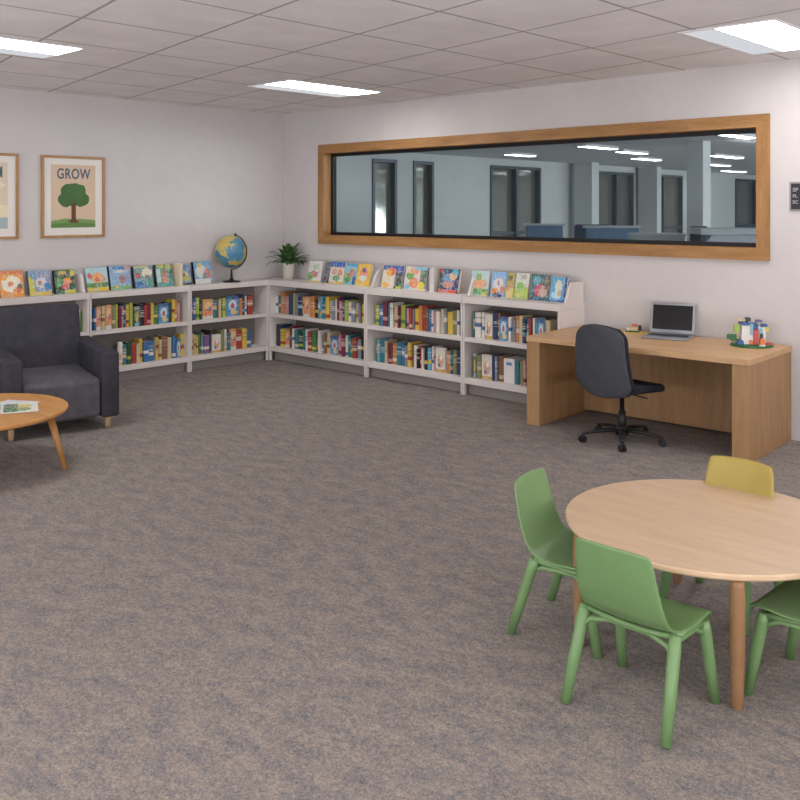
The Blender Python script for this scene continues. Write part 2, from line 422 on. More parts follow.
# ================================================================ CEILING LAMPS
def troffer(x0, y0, label, g='recessed ceiling lamps', W=.66, L=1.22):
    o = thing('ceiling_lamp', label, 'ceiling lamp', (x0+W/2, y0+L/2, ROOM_H), 0, g)
    a, b = W/2, L/2; bm = bmesh.new(); e = .018
    bx(bm, -a, a, -b, -b+e, -.008, 0); bx(bm, -a, a, b-e, b, -.008, 0); bx(bm, -a, -a+e, -b+e, b-e, -.008, 0); bx(bm, a-e, a, -b+e, b-e, -.008, 0)
    s = -a+.235; bx(bm, s-.007, s+.007, -b+e, b-e, -.007, 0)
    obj('lamp_frame', bm, M['lamp_frame'], o)
    bm = bmesh.new(); prism(bm, [(s+.007, -.005), (s+.03, -.006), (a-e-.03, -.006), (a-e, -.005), (a-e, -.001), (s+.007, -.001)], 'y', -b+e, b-e); obj('lens', bm, M['lens'], o)
    bm = bmesh.new(); bx(bm, -a+e, s-.007, -b+e, b-e, -.005, -.001); obj('side_panel', bm, M['pan'], o)
troffer(1.87, -1.98, 'glowing ceiling lamp nearest the corner where the two white walls meet')
troffer(2.04, -5.32, 'glowing ceiling lamp above the grey armchair and framed posters')
troffer(6.20, -1.66, 'glowing ceiling lamp above the desk, near the right end of the window')
for x0, y0 in ((6.20,-7.6),(10.4,-1.9),(10.4,-6.4),(2.04,-8.9)):
    troffer(x0, y0, 'glowing ceiling lamp further back in the same rows')

# ================================================================ BOOKCASES
DL, DR = .27, .43
ZT0, ZT1, ZM0, ZM1, ZB0, ZB1 = .912, .975, .53, .57, .115, .17
def bookcase(label, W, D, loc, rz, bracket=False, feet=(1, 1)):
    o = thing('bookcase', label, 'bookcase', loc, rz, 'low white bookcases along the walls')
    t = .024; e = .002
    obj_ = lambda n, d, m, bv=.003: box(n, d, m, o, bevel=bv)
    obj_('top_board', (e, W-e, -D-.012, -.003, ZT0, ZT1), M['shelf'])
    for a, b in ((e, t), (W-t, W-e)):
        obj_('side_panel', (a, b, -D, -.003, ZB0-.01, ZT0), M['shelf']); obj_('foot', (a, b, -D, -D+.035, 0, ZB0-.011), M['shelf'])
    obj_('shelf', (t, W-t, -D+.006, -.02, ZM0, ZM1), M['shelf']); obj_('bottom_shelf', (t, W-t, -D+.004, -.02, ZB0, ZB1), M['shelf'])
    obj_('back_panel', (t, W-t, -.02, -.005, ZB0-.02, ZT0), M['shelf_back'], 0)
    obj_('plinth', (e, W-e, -D+.09, -D+.11, 0, ZB0), M['plinth'], 0)
    if bracket:
        bm = bmesh.new(); pr = [(-.02, ZT1), (-.02, ZT1+.185), (-.40*D, ZT1+.19), (-.50*D, ZT1+.18), (-.56*D, ZT1+.155), (-.62*D, ZT1+.11), (-.74*D, ZT1)]
        prism(bm, pr[::-1], 'x', W-.034, W-.004); obj('end_bracket', bm, M['shelf'], o, bevel=.003)
    return o
bookcase('low white bookcase behind the armchair, leftmost of those on the poster wall', 1.16, DL, (0, -3.932, 0), PI/2, True)
bookcase('low white bookcase right of the armchair, between it and the one below the globe', 1.215, DL, (0, -2.77, 0), PI/2)
bookcase('low white bookcase with the blue globe standing on top', 1.123, DL, (0, -1.553, 0), PI/2)
bookcase('low white bookcase under the window that starts beside the potted plant', 1.67, DR, (.272, 0, 0), 0, True)
bookcase('low white bookcase under the window, in the middle of the three there', 1.365, DR, (1.944, 0, 0), 0, True)
bookcase('low white bookcase whose right end is hidden by the oak desk', 1.135, DR, (3.311, 0, 0), 0, True)
o = thing('corner_cabinet', 'closed white corner unit joining the two rows of bookcases, potted plant near it', 'cabinet', (0, 0, 0))
box('top_board', (.003, .270, -DR+.002, -.003, ZT0, ZT1), M['shelf'], o); box('body', (.003, .268, -DR+.006, -.005, ZB0-.01, ZT0), M['shelf'], o); box('plinth', (.003, .18, -DR+.1, -.005, 0, ZB0-.0105), M['plinth'], o)

ROWS = {
 'L2U': [('blue', -2.668, 0.029, 0.239),('picture_orange', -2.624, 0.048, 0.246),('beige', -2.575, 0.037, 0.249),('picture_orange', -2.516, 0.069, 0.257),('olive', -2.458, 0.037, 0.246),('lime', -2.418, 0.027, 0.256),('maroon', -2.385, 0.028, 0.207),('pink', -2.357, 0.017, 0.231),('navy', -2.327, 0.035, 0.257),('yellow', -2.286, 0.036, 0.241),('lime', -2.245, 0.036, 0.255),('picture_green', -2.186, 0.07, 0.211),('black', -2.123, 0.051, 0.231),('red', -2.077, 0.037, 0.219),('maroon', -2.033, 0.04, 0.235),('yellow', -1.991, 0.034, 0.237),('green', -1.94, 0.058, 0.206),('picture_blue', -1.845, 0.122, 0.217),('dark_green', -1.762, 0.035, 0.22),('yellow', -1.722, 0.035, 0.255),('orange', -1.683, 0.03, 0.247),('pink', -1.646, 0.032, 0.214)],
 'L2L': [('picture_white', -2.38, 0.046, 0.249),('teal', -2.33, 0.043, 0.213),('dark_green', -2.279, 0.043, 0.239),('red', -2.22, 0.056, 0.212),('beige', -2.165, 0.037, 0.205),('yellow', -2.124, 0.036, 0.253),('blue', -2.069, 0.06, 0.217),('blue', -2.004, 0.06, 0.217),('grey', -1.96, 0.018, 0.259),('yellow', -1.929, 0.035, 0.253),('beige', -1.891, 0.031, 0.221),('brown', -1.835, 0.07, 0.258),('beige', -1.768, 0.054, 0.235),('blue', -1.715, 0.039, 0.242),('picture_blue', -1.664, 0.052, 0.216),('yellow', -1.594, 0.059, 0.257)],
 'L3U': [('purple', -1.48, 0.031, 0.243),('blue', -1.448, 0.029, 0.258),('lime', -1.407, 0.042, 0.254),('dark_green', -1.365, 0.032, 0.221),('picture_orange', -1.271, 0.142, 0.225),('teal', -1.168, 0.054, 0.214),('brown', -1.121, 0.03, 0.213),('beige', -1.083, 0.035, 0.209),('lime', -1.032, 0.049, 0.222),('picture_blue', -0.91, 0.18, 0.238),('orange', -0.796, 0.038, 0.205),('navy', -0.754, 0.034, 0.242),('white', -0.716, 0.033, 0.224),('red', -0.652, 0.074, 0.222)],
 'L3L': [('beige', -1.478, 0.033, 0.25),('beige', -1.445, 0.03, 0.231),('yellow', -1.411, 0.028, 0.222),('green', -1.373, 0.038, 0.231),('grey', -1.335, 0.029, 0.244),('purple', -1.28, 0.071, 0.208),('black', -1.226, 0.027, 0.259),('picture_white', -1.147, 0.117, 0.206),('olive', -1.059, 0.048, 0.246),('picture_white', -1.008, 0.036, 0.251),('teal', -0.964, 0.041, 0.206),('picture_orange', -0.896, 0.085, 0.248),('red', -0.813, 0.072, 0.225),('yellow', -0.739, 0.064, 0.237),('blue', -0.665, 0.069, 0.205)],
 'R1U': [('white', 0.307, 0.046, 0.208),('teal', 0.367, 0.057, 0.215),('orange', 0.429, 0.055, 0.258),('pink', 0.502, 0.075, 0.216),('navy', 0.575, 0.05, 0.247),('lime', 0.629, 0.046, 0.256),('grey', 0.688, 0.058, 0.257),('navy', 0.762, 0.079, 0.224),('yellow', 0.822, 0.028, 0.225),('picture_orange', 0.887, 0.088, 0.234),('orange', 0.976, 0.071, 0.248),('black', 1.045, 0.054, 0.211),('grey', 1.091, 0.027, 0.246),('brown', 1.068, 0.04, 0.249),('sky', 1.123, 0.049, 0.252),('teal', 1.18, 0.062, 0.207),('yellow', 1.244, 0.054, 0.257),('white', 1.293, 0.034, 0.21),('grey', 1.34, 0.048, 0.224),('white', 1.381, 0.022, 0.239),('maroon', 1.418, 0.04, 0.255),('pink', 1.462, 0.035, 0.224),('navy', 1.494, 0.021, 0.256),('lime', 1.543, 0.064, 0.235),('white', 1.603, 0.047, 0.222),('grey', 1.662, 0.06, 0.222),('beige', 1.718, 0.041, 0.215),('grey', 1.761, 0.037, 0.209),('yellow', 1.814, 0.05, 0.213)],
 'R1L': [('yellow', 0.275, 0.045, 0.243),('navy', 0.35, 0.086, 0.26),('yellow', 0.43, 0.06, 0.214),('picture_orange', 0.506, 0.08, 0.208),('maroon', 0.577, 0.046, 0.259),('white', 0.625, 0.037, 0.234),('teal', 0.676, 0.055, 0.227),('dark_green', 0.748, 0.078, 0.218),('teal', 0.817, 0.045, 0.238),('white', 0.867, 0.045, 0.25),('red', 0.924, 0.058, 0.23),('green', 0.996, 0.069, 0.228),('green', 1.07, 0.068, 0.208),('white', 1.105, 0.04, 0.255),('grey', 1.152, 0.042, 0.207),('brown', 1.195, 0.033, 0.232),('beige', 1.244, 0.054, 0.251),('picture_blue', 1.345, 0.134, 0.212),('pink', 1.446, 0.049, 0.245),('maroon', 1.5, 0.047, 0.257),('white', 1.543, 0.031, 0.24),('teal', 1.587, 0.044, 0.248),('green', 1.634, 0.037, 0.211),('red', 1.683, 0.051, 0.229),('grey', 1.746, 0.059, 0.213),('black', 1.81, 0.057, 0.251)],
 'R2U': [('lime', 2.043, 0.055, 0.221),('blue', 2.101, 0.047, 0.23),('maroon', 2.163, 0.06, 0.26),('teal', 2.213, 0.027, 0.252),('white', 2.256, 0.043, 0.259),('beige', 2.318, 0.068, 0.23),('maroon', 2.366, 0.019, 0.232),('lime', 2.414, 0.065, 0.245),('navy', 2.464, 0.02, 0.231),('pink', 2.498, 0.035, 0.221),('red', 2.54, 0.04, 0.227),('grey', 2.575, 0.019, 0.213),('yellow', 2.623, 0.068, 0.226),('orange', 2.678, 0.042, 0.259),('red', 2.721, 0.04, 0.258),('brown', 2.76, 0.029, 0.239),('blue', 2.799, 0.036, 0.232),('white', 2.834, 0.024, 0.224),('pink', 2.874, 0.046, 0.21),('white', 2.923, 0.042, 0.22),('beige', 2.973, 0.044, 0.248),('grey', 3.017, 0.03, 0.253),('yellow', 3.072, 0.067, 0.225),('olive', 3.138, 0.05, 0.248),('white', 3.185, 0.032, 0.248),('grey', 3.216, 0.019, 0.243)],
 'R2L': [('green', 2.023, 0.033, 0.242),('sky', 2.064, 0.038, 0.247),('teal', 2.12, 0.063, 0.225),('beige', 2.171, 0.027, 0.244),('maroon', 2.222, 0.06, 0.22),('orange', 2.289, 0.06, 0.232),('teal', 2.358, 0.064, 0.247),('blue', 2.416, 0.038, 0.243),('grey', 2.466, 0.05, 0.221),('yellow', 2.518, 0.042, 0.257),('brown', 2.558, 0.027, 0.241),('white', 2.604, 0.046, 0.237),('black', 2.636, 0.028, 0.206),('red', 2.676, 0.038, 0.235),('white', 2.712, 0.022, 0.219),('black', 2.747, 0.036, 0.242),('sky', 2.796, 0.048, 0.23),('white', 2.837, 0.022, 0.25),('pink', 2.871, 0.036, 0.241),('picture_white', 2.957, 0.121, 0.249),('orange', 3.053, 0.057, 0.224),('teal', 3.096, 0.019, 0.24),('olive', 3.133, 0.044, 0.246),('navy', 3.187, 0.05, 0.251)],
 'R3U': [('teal', 3.388, 0.021, 0.224),('white', 3.444, 0.07, 0.251),('white', 3.5, 0.032, 0.253),('picture_white', 3.568, 0.09, 0.243),('navy', 3.644, 0.045, 0.259),('brown', 3.687, 0.03, 0.258),('picture_blue', 3.756, 0.096, 0.233),('white', 3.825, 0.03, 0.234),('grey', 3.865, 0.04, 0.214),('orange', 3.91, 0.038, 0.251),('beige', 3.954, 0.039, 0.257),('navy', 3.994, 0.033, 0.231),('teal', 4.035, 0.024, 0.243),('red', 4.066, 0.03, 0.245),('white', 4.101, 0.024, 0.245),('sky', 4.128, 0.023, 0.214),('picture_blue', 4.185, 0.076, 0.248),('beige', 4.255, 0.054, 0.237)],
 'R3L': [('picture_green', 3.398, 0.043, 0.242),('olive', 3.449, 0.047, 0.228),('picture_white', 3.541, 0.126, 0.239),('navy', 3.63, 0.034, 0.248),('grey', 3.667, 0.03, 0.24),('brown', 3.712, 0.049, 0.245),('white', 3.819, 0.129, 0.235),('teal', 3.913, 0.045, 0.214),('olive', 3.962, 0.043, 0.229),('pink', 4.003, 0.029, 0.241)],
 'L1U': [('green', -3.712, 0.032, 0.217),('lime', -3.677, 0.028, 0.243),('white', -2.848, 0.025, 0.24),('green', -2.82, 0.026, 0.207),('beige', -2.792, 0.025, 0.231)],
}

PICT = {
 'picture_white': ((220,214,204), [('e',.5,.45,.3,.28,(206,150,110)), ('e',.55,.6,.16,.12,(236,226,206)), ('r',.5,.06,.5,.07,(200,160,60)), ('e',.35,.3,.12,.1,(84,100,130))]),
 'picture_blue': ((70,136,182), [('e',.5,.55,.34,.25,(196,214,220)), ('e',.5,.5,.16,.14,(176,60,80)), ('r',.5,.92,.5,.08,(48,84,140)), ('e',.6,.2,.3,.12,(212,180,110))]),
 'picture_orange': ((212,150,92), [('e',.5,.66,.34,.2,(226,186,140)), ('e',.45,.35,.3,.16,(222,110,60)), ('r',.5,.06,.5,.08,(210,210,206)), ('e',.7,.5,.12,.12,(70,90,140))]),
 'picture_green': ((52,78,52), [('e',.5,.55,.36,.2,(160,160,70)), ('e',.5,.35,.24,.12,(214,160,60)), ('e',.5,.1,.4,.1,(110,166,196)), ('r',.5,.93,.5,.07,(150,150,150))]),
}
for n, (bg, sh) in PICT.items(): SP[n] = art_mat('cover_'+n, bg, sh, .03)
SP['file'] = mat('white_file_box', (222,218,216), .6)
ORD = ['', 'first', 'second', 'third', 'fourth', 'fifth', 'sixth', 'seventh', 'eighth']
WHERE = {'L2':'bookcase right of the armchair', 'L3':'bookcase under the globe', 'R1':'bookcase right of the potted plant',
         'R2':'middle window bookcase', 'R3':'bookcase beside the desk', 'L1':'bookcase behind the armchair'}
NICE = dict(picture_white='white picture', picture_blue='blue picture', picture_orange='orange picture', picture_green='dark green picture', dark_green='dark green', sky='light blue', olive='olive', navy='navy blue', lime='lime green')
rnd = random.Random(11)
for row, items in ROWS.items():
    z = ZM1 if row[2] == 'U' else ZB1
    left = row[0] == 'L'; cnt = {}; tot = {}
    for it in items: tot[it[0]] = tot.get(it[0], 0)+1
    for col, c, wd, h in items:
        cnt[col] = cnt.get(col, 0)+1
        shelf = 'upper' if row[2] == 'U' else 'lower'
        nm = NICE.get(col, col)
        pos = 'only' if tot[col] == 1 else ('first' if cnt[col] == 1 else ORD[cnt[col]])
        if tot[col] == 1: lab = f"only {nm} book on the {shelf} shelf of the {WHERE[row[:2]]}"
        else: lab = f"{pos} {nm} book from left, {shelf} shelf, {WHERE[row[:2]]}"
        dep = -(.20 if left else .35) + rnd.uniform(-.012, .018)
        loc = (-dep, c, z) if left else (c, dep, z); rz = PI/2 if left else 0
        bm = bmesh.new(); hw = wd/2
        if col == 'white' and wd > .09:
            o = thing('magazine_file', 'white upright file box with a blue label among books, lower shelf beside the desk', 'file box', loc, rz)
            bx(bm, -hw, hw, 0, .2, 0, .235); obj('box_body', bm, SP['file'], o, bevel=.003)
            box('blue_label', (-hw*.5, hw*.5, -.0015, .0, .17, .2), mat('label_blue', (110,130,176), .6), o); continue
        if col.startswith('picture'):
            bx(bm, -hw, hw, 0, .004, 0, h, 0); bx(bm, -hw+.002, hw-.003, .004, .026, .003, h-.004, 1); bx(bm, -hw, hw, .026, .03, 0, h, 0); bx(bm, -hw, -hw+.003, .004, .026, 0, h, 0)
            pass
        else:
            d = rnd.uniform(.15, .19) if not left else rnd.uniform(.14, .165); t = min(.003, wd*.15); r = hw*.35
            prism(bm, [(-hw, d), (-hw, .006), (-hw+r, 0), (hw-r, 0), (hw, .006), (hw, d), (hw-t, d), (hw-t, .008), (-hw+t, .008), (-hw+t, d)], 'z', 0, h, 0)
            bx(bm, -hw+t, hw-t, .008, d-.004, .003, h-.004, 1)
        o = obj('book', bm, [SP[col], M['paper']], None, loc, rz)
        tag(o, lab, 'book', f'books on the {shelf} shelf of the {WHERE[row[:2]]}')

# ---- picture books standing face out on top of the bookcases
G = (90,140,70); SKY = (150,196,216)
DISP = [
 # side, centre, width, height, thickness, spine colour, background, shapes, label words
 ('L',-3.522,.235,.265,.03,(54,66,64),(226,150,60),[('e',.5,.5,.42,.3,(232,222,204)),('e',.45,.5,.13,.1,(220,130,80)),('e',.2,.72,.14,.1,(236,160,60)),('e',.85,.4,.1,.1,(110,110,90)),('e',.7,.25,.16,.1,(206,110,56)),('r',.5,.93,.5,.06,(214,120,70))],'orange and cream picture book, leftmost on the poster wall shelf'),
 ('L',-3.236,.225,.255,.045,(110,114,112),(138,150,182),[('r',.12,.4,.13,.4,(200,190,50)),('e',.55,.5,.26,.2,(206,206,212)),('e',.5,.48,.11,.1,(176,120,60)),('e',.85,.35,.18,.14,(60,130,180)),('e',.2,.8,.14,.14,(80,150,190)),('r',.5,.06,.5,.08,(214,184,70))],'blue and yellow picture book, second from the left above the armchair'),
 ('L',-2.972,.215,.245,.04,(30,48,52),(44,86,56),[('e',.6,.5,.22,.16,(226,150,70)),('e',.5,.3,.18,.12,(214,80,84)),('e',.2,.5,.12,.22,(110,160,90)),('r',.4,.88,.2,.07,(206,170,90)),('r',.9,.85,.1,.12,(200,190,50)),('r',.75,.07,.3,.08,(200,190,60))],'dark green picture book with red and orange shapes, left of the curved bracket'),
 ('L',-2.615,.245,.25,.02,(200,210,210),(170,204,212),[('e',.18,.66,.12,.14,(206,84,90)),('e',.55,.52,.28,.26,(222,160,90)),('e',.5,.48,.12,.1,(200,100,50)),('r',.5,.24,.5,.12,(84,136,72)),('r',.5,.07,.5,.09,(216,182,50))],'pale blue picture book with yellow foot and orange figure, right of bracket'),
 ('L',-2.345,.245,.26,.045,(28,42,66),(136,166,202),[('r',.45,.9,.3,.05,(60,120,176)),('r',.85,.93,.12,.05,(206,130,110)),('e',.6,.42,.17,.17,(150,100,90)),('e',.5,.75,.25,.06,(200,208,210)),('r',.5,.07,.5,.1,(120,170,110)),('e',.3,.14,.1,.08,(210,200,100))],'sky blue picture book with navy spine and brown figure, poster wall shelf'),
 ('L',-2.065,.225,.245,.05,(60,66,70),(110,150,156),[('e',.7,.66,.3,.22,(222,218,196)),('e',.2,.55,.14,.14,(190,80,60)),('e',.7,.5,.12,.08,(110,100,70)),('r',.3,.14,.3,.14,(60,110,170)),('e',.8,.2,.25,.16,(80,150,130)),('r',.4,.95,.4,.05,(190,184,130))],'teal picture book with big cream shape and grey spine, poster wall shelf'),
 ('L',-1.80,.215,.25,.04,(36,44,54),(70,150,142),[('e',.5,.55,.2,.18,(176,120,100)),('e',.5,.3,.28,.14,(190,130,104)),('r',.15,.5,.12,.3,(180,204,210)),('e',.3,.92,.2,.1,(200,180,70)),('e',.75,.88,.16,.12,(190,180,80)),('r',.9,.6,.08,.2,(40,110,110))],'teal green picture book with brown figure, beside the cream book edge'),
 ('L',-1.645,.035,.25,.17,(222,206,176),(222,206,176),[],'cream book standing edge on between two picture books'),
 ('L',-1.535,.155,.235,.045,(40,46,52),(110,150,190),[('e',.5,.45,.3,.24,(206,204,176)),('e',.6,.3,.35,.14,(190,190,90)),('e',.4,.5,.1,.12,(120,90,60)),('r',.5,.04,.5,.05,(50,70,60))],'narrow blue picture book with dark base, second left of the globe'),
 ('L',-1.29,.235,.26,.04,(26,26,34),(110,168,208),[('e',.4,.55,.32,.28,(216,212,204)),('e',.75,.45,.2,.2,(206,130,110)),('r',.45,.1,.45,.12,(214,208,200)),('e',.6,.35,.14,.16,(110,130,120)),('e',.35,.85,.14,.1,(214,190,110))],'light blue and white picture book nearest the globe'),
 ('R',.891,.235,.25,.015,(190,190,190),(214,212,206),[('e',.2,.25,.25,.2,(110,150,80)),('e',.6,.35,.16,.14,(190,70,70)),('e',.55,.72,.26,.14,(170,194,170)),('e',.4,.45,.14,.1,(200,110,130)),('r',.5,.03,.5,.04,(210,180,70))],'white picture book with green and red shapes, nearest the plant'),
 ('R',1.11,.10,.25,.03,(60,62,72),(92,92,104),[('r',.5,.15,.5,.15,(60,62,74)),('e',.4,.9,.14,.05,(50,60,100))],'narrow plain slate grey book between two picture books near the plant'),
 ('R',1.275,.235,.255,.03,(40,56,90),(216,204,190),[('r',.5,.88,.5,.13,(48,92,170)),('e',.3,.55,.2,.14,(206,150,140)),('e',.5,.25,.25,.14,(90,150,90)),('e',.7,.5,.14,.16,(200,140,80)),('r',.5,.04,.5,.05,(220,180,60))],'white picture book with deep blue band across its top'),
 ('R',1.505,.19,.245,.02,(60,90,90),(120,180,200),[('e',.3,.3,.3,.24,(80,140,60)),('e',.6,.55,.2,.2,(210,110,90)),('r',.5,.93,.5,.06,(70,150,196)),('e',.85,.2,.16,.2,(40,90,150)),('e',.15,.45,.14,.12,(190,160,60))],'light blue and green picture book just left of the yellow one'),
 ('R',1.715,.215,.25,.03,(180,160,80),(224,178,50),[('e',.5,.6,.28,.26,(220,130,90)),('e',.5,.7,.16,.1,(90,90,150)),('e',.5,.36,.28,.13,(206,206,204)),('r',.5,.04,.5,.06,(230,186,50))],'yellow picture book with red and white shapes under window'),
 ('R',2.165,.30,.25,.03,(40,50,80),(60,90,160),[('r',.3,.4,.32,.4,(220,206,180)),('e',.4,.72,.24,.18,(220,110,70)),('e',.3,.7,.12,.12,(224,170,60)),('r',.82,.36,.16,.34,(60,80,60)),('e',.2,.12,.2,.12,(226,170,60)),('r',.85,.05,.14,.06,(170,190,60))],'royal blue picture book with cream and orange figure, right of first window bracket'),
 ('R',2.505,.31,.25,.02,(60,70,60),(214,200,186),[('e',.22,.6,.18,.16,(100,160,80)),('e',.45,.3,.22,.22,(226,130,70)),('e',.4,.8,.24,.12,(226,150,120)),('r',.85,.5,.15,.4,(90,120,100)),('e',.8,.2,.16,.16,(220,204,50)),('r',.7,.93,.3,.06,(130,180,206)),('e',.15,.12,.14,.12,(120,180,196))],'wide white and orange picture book in the middle under the window'),
 ('R',2.765,.06,.245,.14,(206,200,196),(206,200,196),[],'pale grey book standing edge on, left of the dark blue picture book'),
 ('R',2.965,.27,.25,.04,(190,140,60),(50,70,120),[('r',.1,.4,.1,.4,(50,76,60)),('e',.45,.6,.25,.2,(100,150,200)),('e',.7,.7,.2,.16,(220,180,130)),('e',.8,.85,.16,.12,(70,170,190)),('e',.5,.35,.3,.14,(190,130,110)),('r',.5,.06,.45,.08,(210,90,60)),('e',.1,.9,.12,.1,(170,60,60))],'dark blue and red picture book left of the second window bracket'),
 ('R',3.372,.225,.25,.02,(200,200,180),(176,206,206),[('e',.5,.45,.36,.22,(226,160,110)),('r',.5,.16,.5,.12,(90,150,80)),('e',.4,.75,.16,.14,(140,170,110)),('e',.8,.08,.16,.08,(216,190,80))],'pale turquoise and orange picture book right of the second window bracket'),
 ('R',3.605,.175,.25,.02,(90,80,60),(130,176,220),[('e',.5,.5,.38,.24,(220,210,210)),('e',.3,.22,.26,.14,(220,140,60)),('e',.5,.06,.3,.12,(60,50,100)),('e',.8,.3,.16,.14,(214,130,70)),('e',.5,.55,.1,.1,(180,140,140))],'blue and white picture book left of the narrow yellow one'),
 ('R',3.748,.09,.245,.02,(180,170,110),(180,160,80),[('r',.5,.2,.5,.2,(216,196,120)),('r',.4,.8,.3,.1,(80,90,60)),('e',.3,.4,.2,.1,(200,130,60))],'narrow yellow and olive book among the picture books near the desk'),
 ('R',3.885,.155,.25,.02,(150,150,100),(206,208,200),[('r',.5,.22,.5,.24,(170,190,80)),('e',.4,.5,.3,.14,(130,180,80)),('e',.6,.85,.2,.1,(170,170,160)),('e',.3,.15,.16,.08,(210,206,120))],'white over lime green picture book, third from the right end'),
 ('R',4.095,.215,.25,.03,(120,100,80),(60,100,110),[('e',.45,.4,.24,.24,(190,80,100)),('e',.3,.75,.24,.16,(90,160,180)),('e',.7,.35,.2,.2,(190,160,140)),('r',.85,.7,.15,.25,(110,100,80)),('r',.3,.05,.3,.06,(30,50,90))],'dark teal picture book with pink shape, second from the right end'),
 ('R',4.30,.175,.235,.03,(40,60,110),(90,160,200),[('e',.5,.6,.22,.28,(210,210,190)),('e',.4,.25,.3,.14,(180,210,220)),('r',.95,.5,.06,.5,(40,70,120)),('r',.5,.03,.5,.04,(40,80,150)),('e',.6,.35,.12,.12,(190,170,120))],'blue and white picture book, rightmost on the shelf beside the desk'),
]
for i, (side, c, wd, h, th, sc, bg, shp, lab) in enumerate(DISP):
    sm = mat(f'picture_book_side_{i}', sc, .6)
    lean = R(-13) if shp else 0
    loc = (.165, c, ZT1+.001) if side == 'L' else (c, -.26, ZT1+.001)
    if not shp: loc = (.235, c, ZT1+.001) if side == 'L' else (c, -.27, ZT1+.001)
    bm = bmesh.new(); hw = wd/2
    if shp:
        bx(bm, -hw, -hw+.003, 0, th, 0, h, 0); bx(bm, -hw, hw, th-.003, th, 0, h, 0); bx(bm, -hw+.003, hw-.003, .003, th-.003, .003, h-.004, 1)
    else:
        bx(bm, -hw, hw, 0, th, 0, h, 0)
    o = obj('picture_book', bm, [sm, M['paper']], None, loc, 0)
    o.rotation_euler = (lean, 0, PI/2 if side == 'L' else 0)
    if lean: o.location.z += math.sin(-lean)*0.0
    if shp: box('front_cover', (-hw, hw, -.0015, .0025, 0, h), art_mat(f'cover_{i}', bg, shp, .05), o)
    tag(o, lab, 'book', 'picture books displayed on top of the bookcases')

# ---- globe
o = thing('globe', 'blue desk globe with yellow land on a black stand, on the bookcase', 'globe', (.198, -.93, ZT1), R(20))
bm = bmesh.new(); lathe(bm, [(0,0),(.105,0),(.105,.012),(.03,.022),(.017,.05),(.012,.10),(.010,.15),(0,.15)], 32); obj('stand', bm, M['black'], o)
bm = bmesh.new(); cz = .360; rr = .208
tube(bm, [(rr*math.sin(a), 0, cz+rr*math.cos(a)) for a in [R(15+i*11) for i in range(16)]], .006, 8); obj('meridian_arc', bm, M['black'], o)
def globe_mat():
    m = mat('globe_print', (70,130,160), .3); k = N(m); c = k.coord('Generated')
    n = k.noise(k.mapping(c, (1.15,1.15,1.15), (2.1,.9,.15)), 1.9, 6, .6)
    land = k.ramp(k.noise(c, 6, 4), [(.35, (206,170,84)), (.6, (200,186,110)), (.75, (140,150,90))])
    sea = k.ramp(k.noise(c, 3, 3), [(.3, (58,112,150)), (.7, (104,160,176))])
    f = k.ramp(n, [(.495, (0,0,0)), (.515, (255,255,255))])
    k.color(k.mix(f, sea, land)); return m
bm = bmesh.new(); bmesh.ops.create_uvsphere(bm, u_segments=48, v_segments=32, radius=.194); o2 = obj('globe_ball', bm, globe_mat(), o, (0,0,cz), smooth=True); o2.rotation_euler = (0, R(18), R(-75))
bm = bmesh.new(); tube(bm, [(rr*math.sin(R(15))*.9, 0, cz+rr*math.cos(R(15))*.9), (rr*math.sin(R(15))*1.07, 0, cz+rr*math.cos(R(15))*1.07)], .012, 10); obj('pivot_cap', bm, M['black'], o)

# ---- potted plant
o = thing('potted_plant', 'small arching green plant in a white pot on the corner bookcase', 'plant', (.37, -.20, ZT1))
bm = bmesh.new(); lathe(bm, [(0,0),(.064,0),(.070,.19),(.072,.2),(.066,.2),(.063,.18),(0,.18)], 32); obj('pot', bm, mat('white_ceramic', (218,212,204), .4), o)
bm = bmesh.new(); lathe(bm, [(0,.176),(.063,.176),(.05,.19),(0,.195)], 20); obj('soil', bm, mat('soil', (44,34,28), .95), o)
bm = bmesh.new(); rn = random.Random(4)
for i in range(48):
    a = rn.uniform(0, 2*PI); el = rn.uniform(.25, 1.45); L = rn.uniform(.20, .32) * (1.12 if el > 1.0 else .95)
    r0 = rn.uniform(0, .035); p = Vector((r0*math.cos(a), r0*math.sin(a), .185)); prev = None; n = 7
    for s in range(n+1):
        t = s/n; e2 = el - 1.25*t*t; wd = .030*math.sin(PI*min(1, .12+.88*t))**.7 * (1 if t < .98 else .1) + .002
        side = Vector((-math.sin(a), math.cos(a), 0))*wd
        cur = (bm.verts.new(p-side), bm.verts.new(p+Vector((0,0,-.004))), bm.verts.new(p+side))
        if prev:
            for q in (0, 1): bm.faces.new((prev[q], prev[q+1], cur[q+1], cur[q]))
        prev = cur; p = p + Vector((math.cos(a)*math.cos(e2), math.sin(a)*math.cos(e2), math.sin(e2)))*L/n
    
pm = mat('leaf_green', (52,92,46), .5); k = N(pm); k.color(k.ramp(k.noise(k.coord(), 30, 2), [(.35, (34,66,34)), (.65, (84,124,66))]))
for v in bm.verts:
    if v.co.y > .185: v.co.y = .185
lf = obj('foliage', bm, pm, o, smooth=True); lf['kind'] = 'stuff'; sf = lf.modifiers.new('s', 'SOLIDIFY'); sf.thickness = .0015

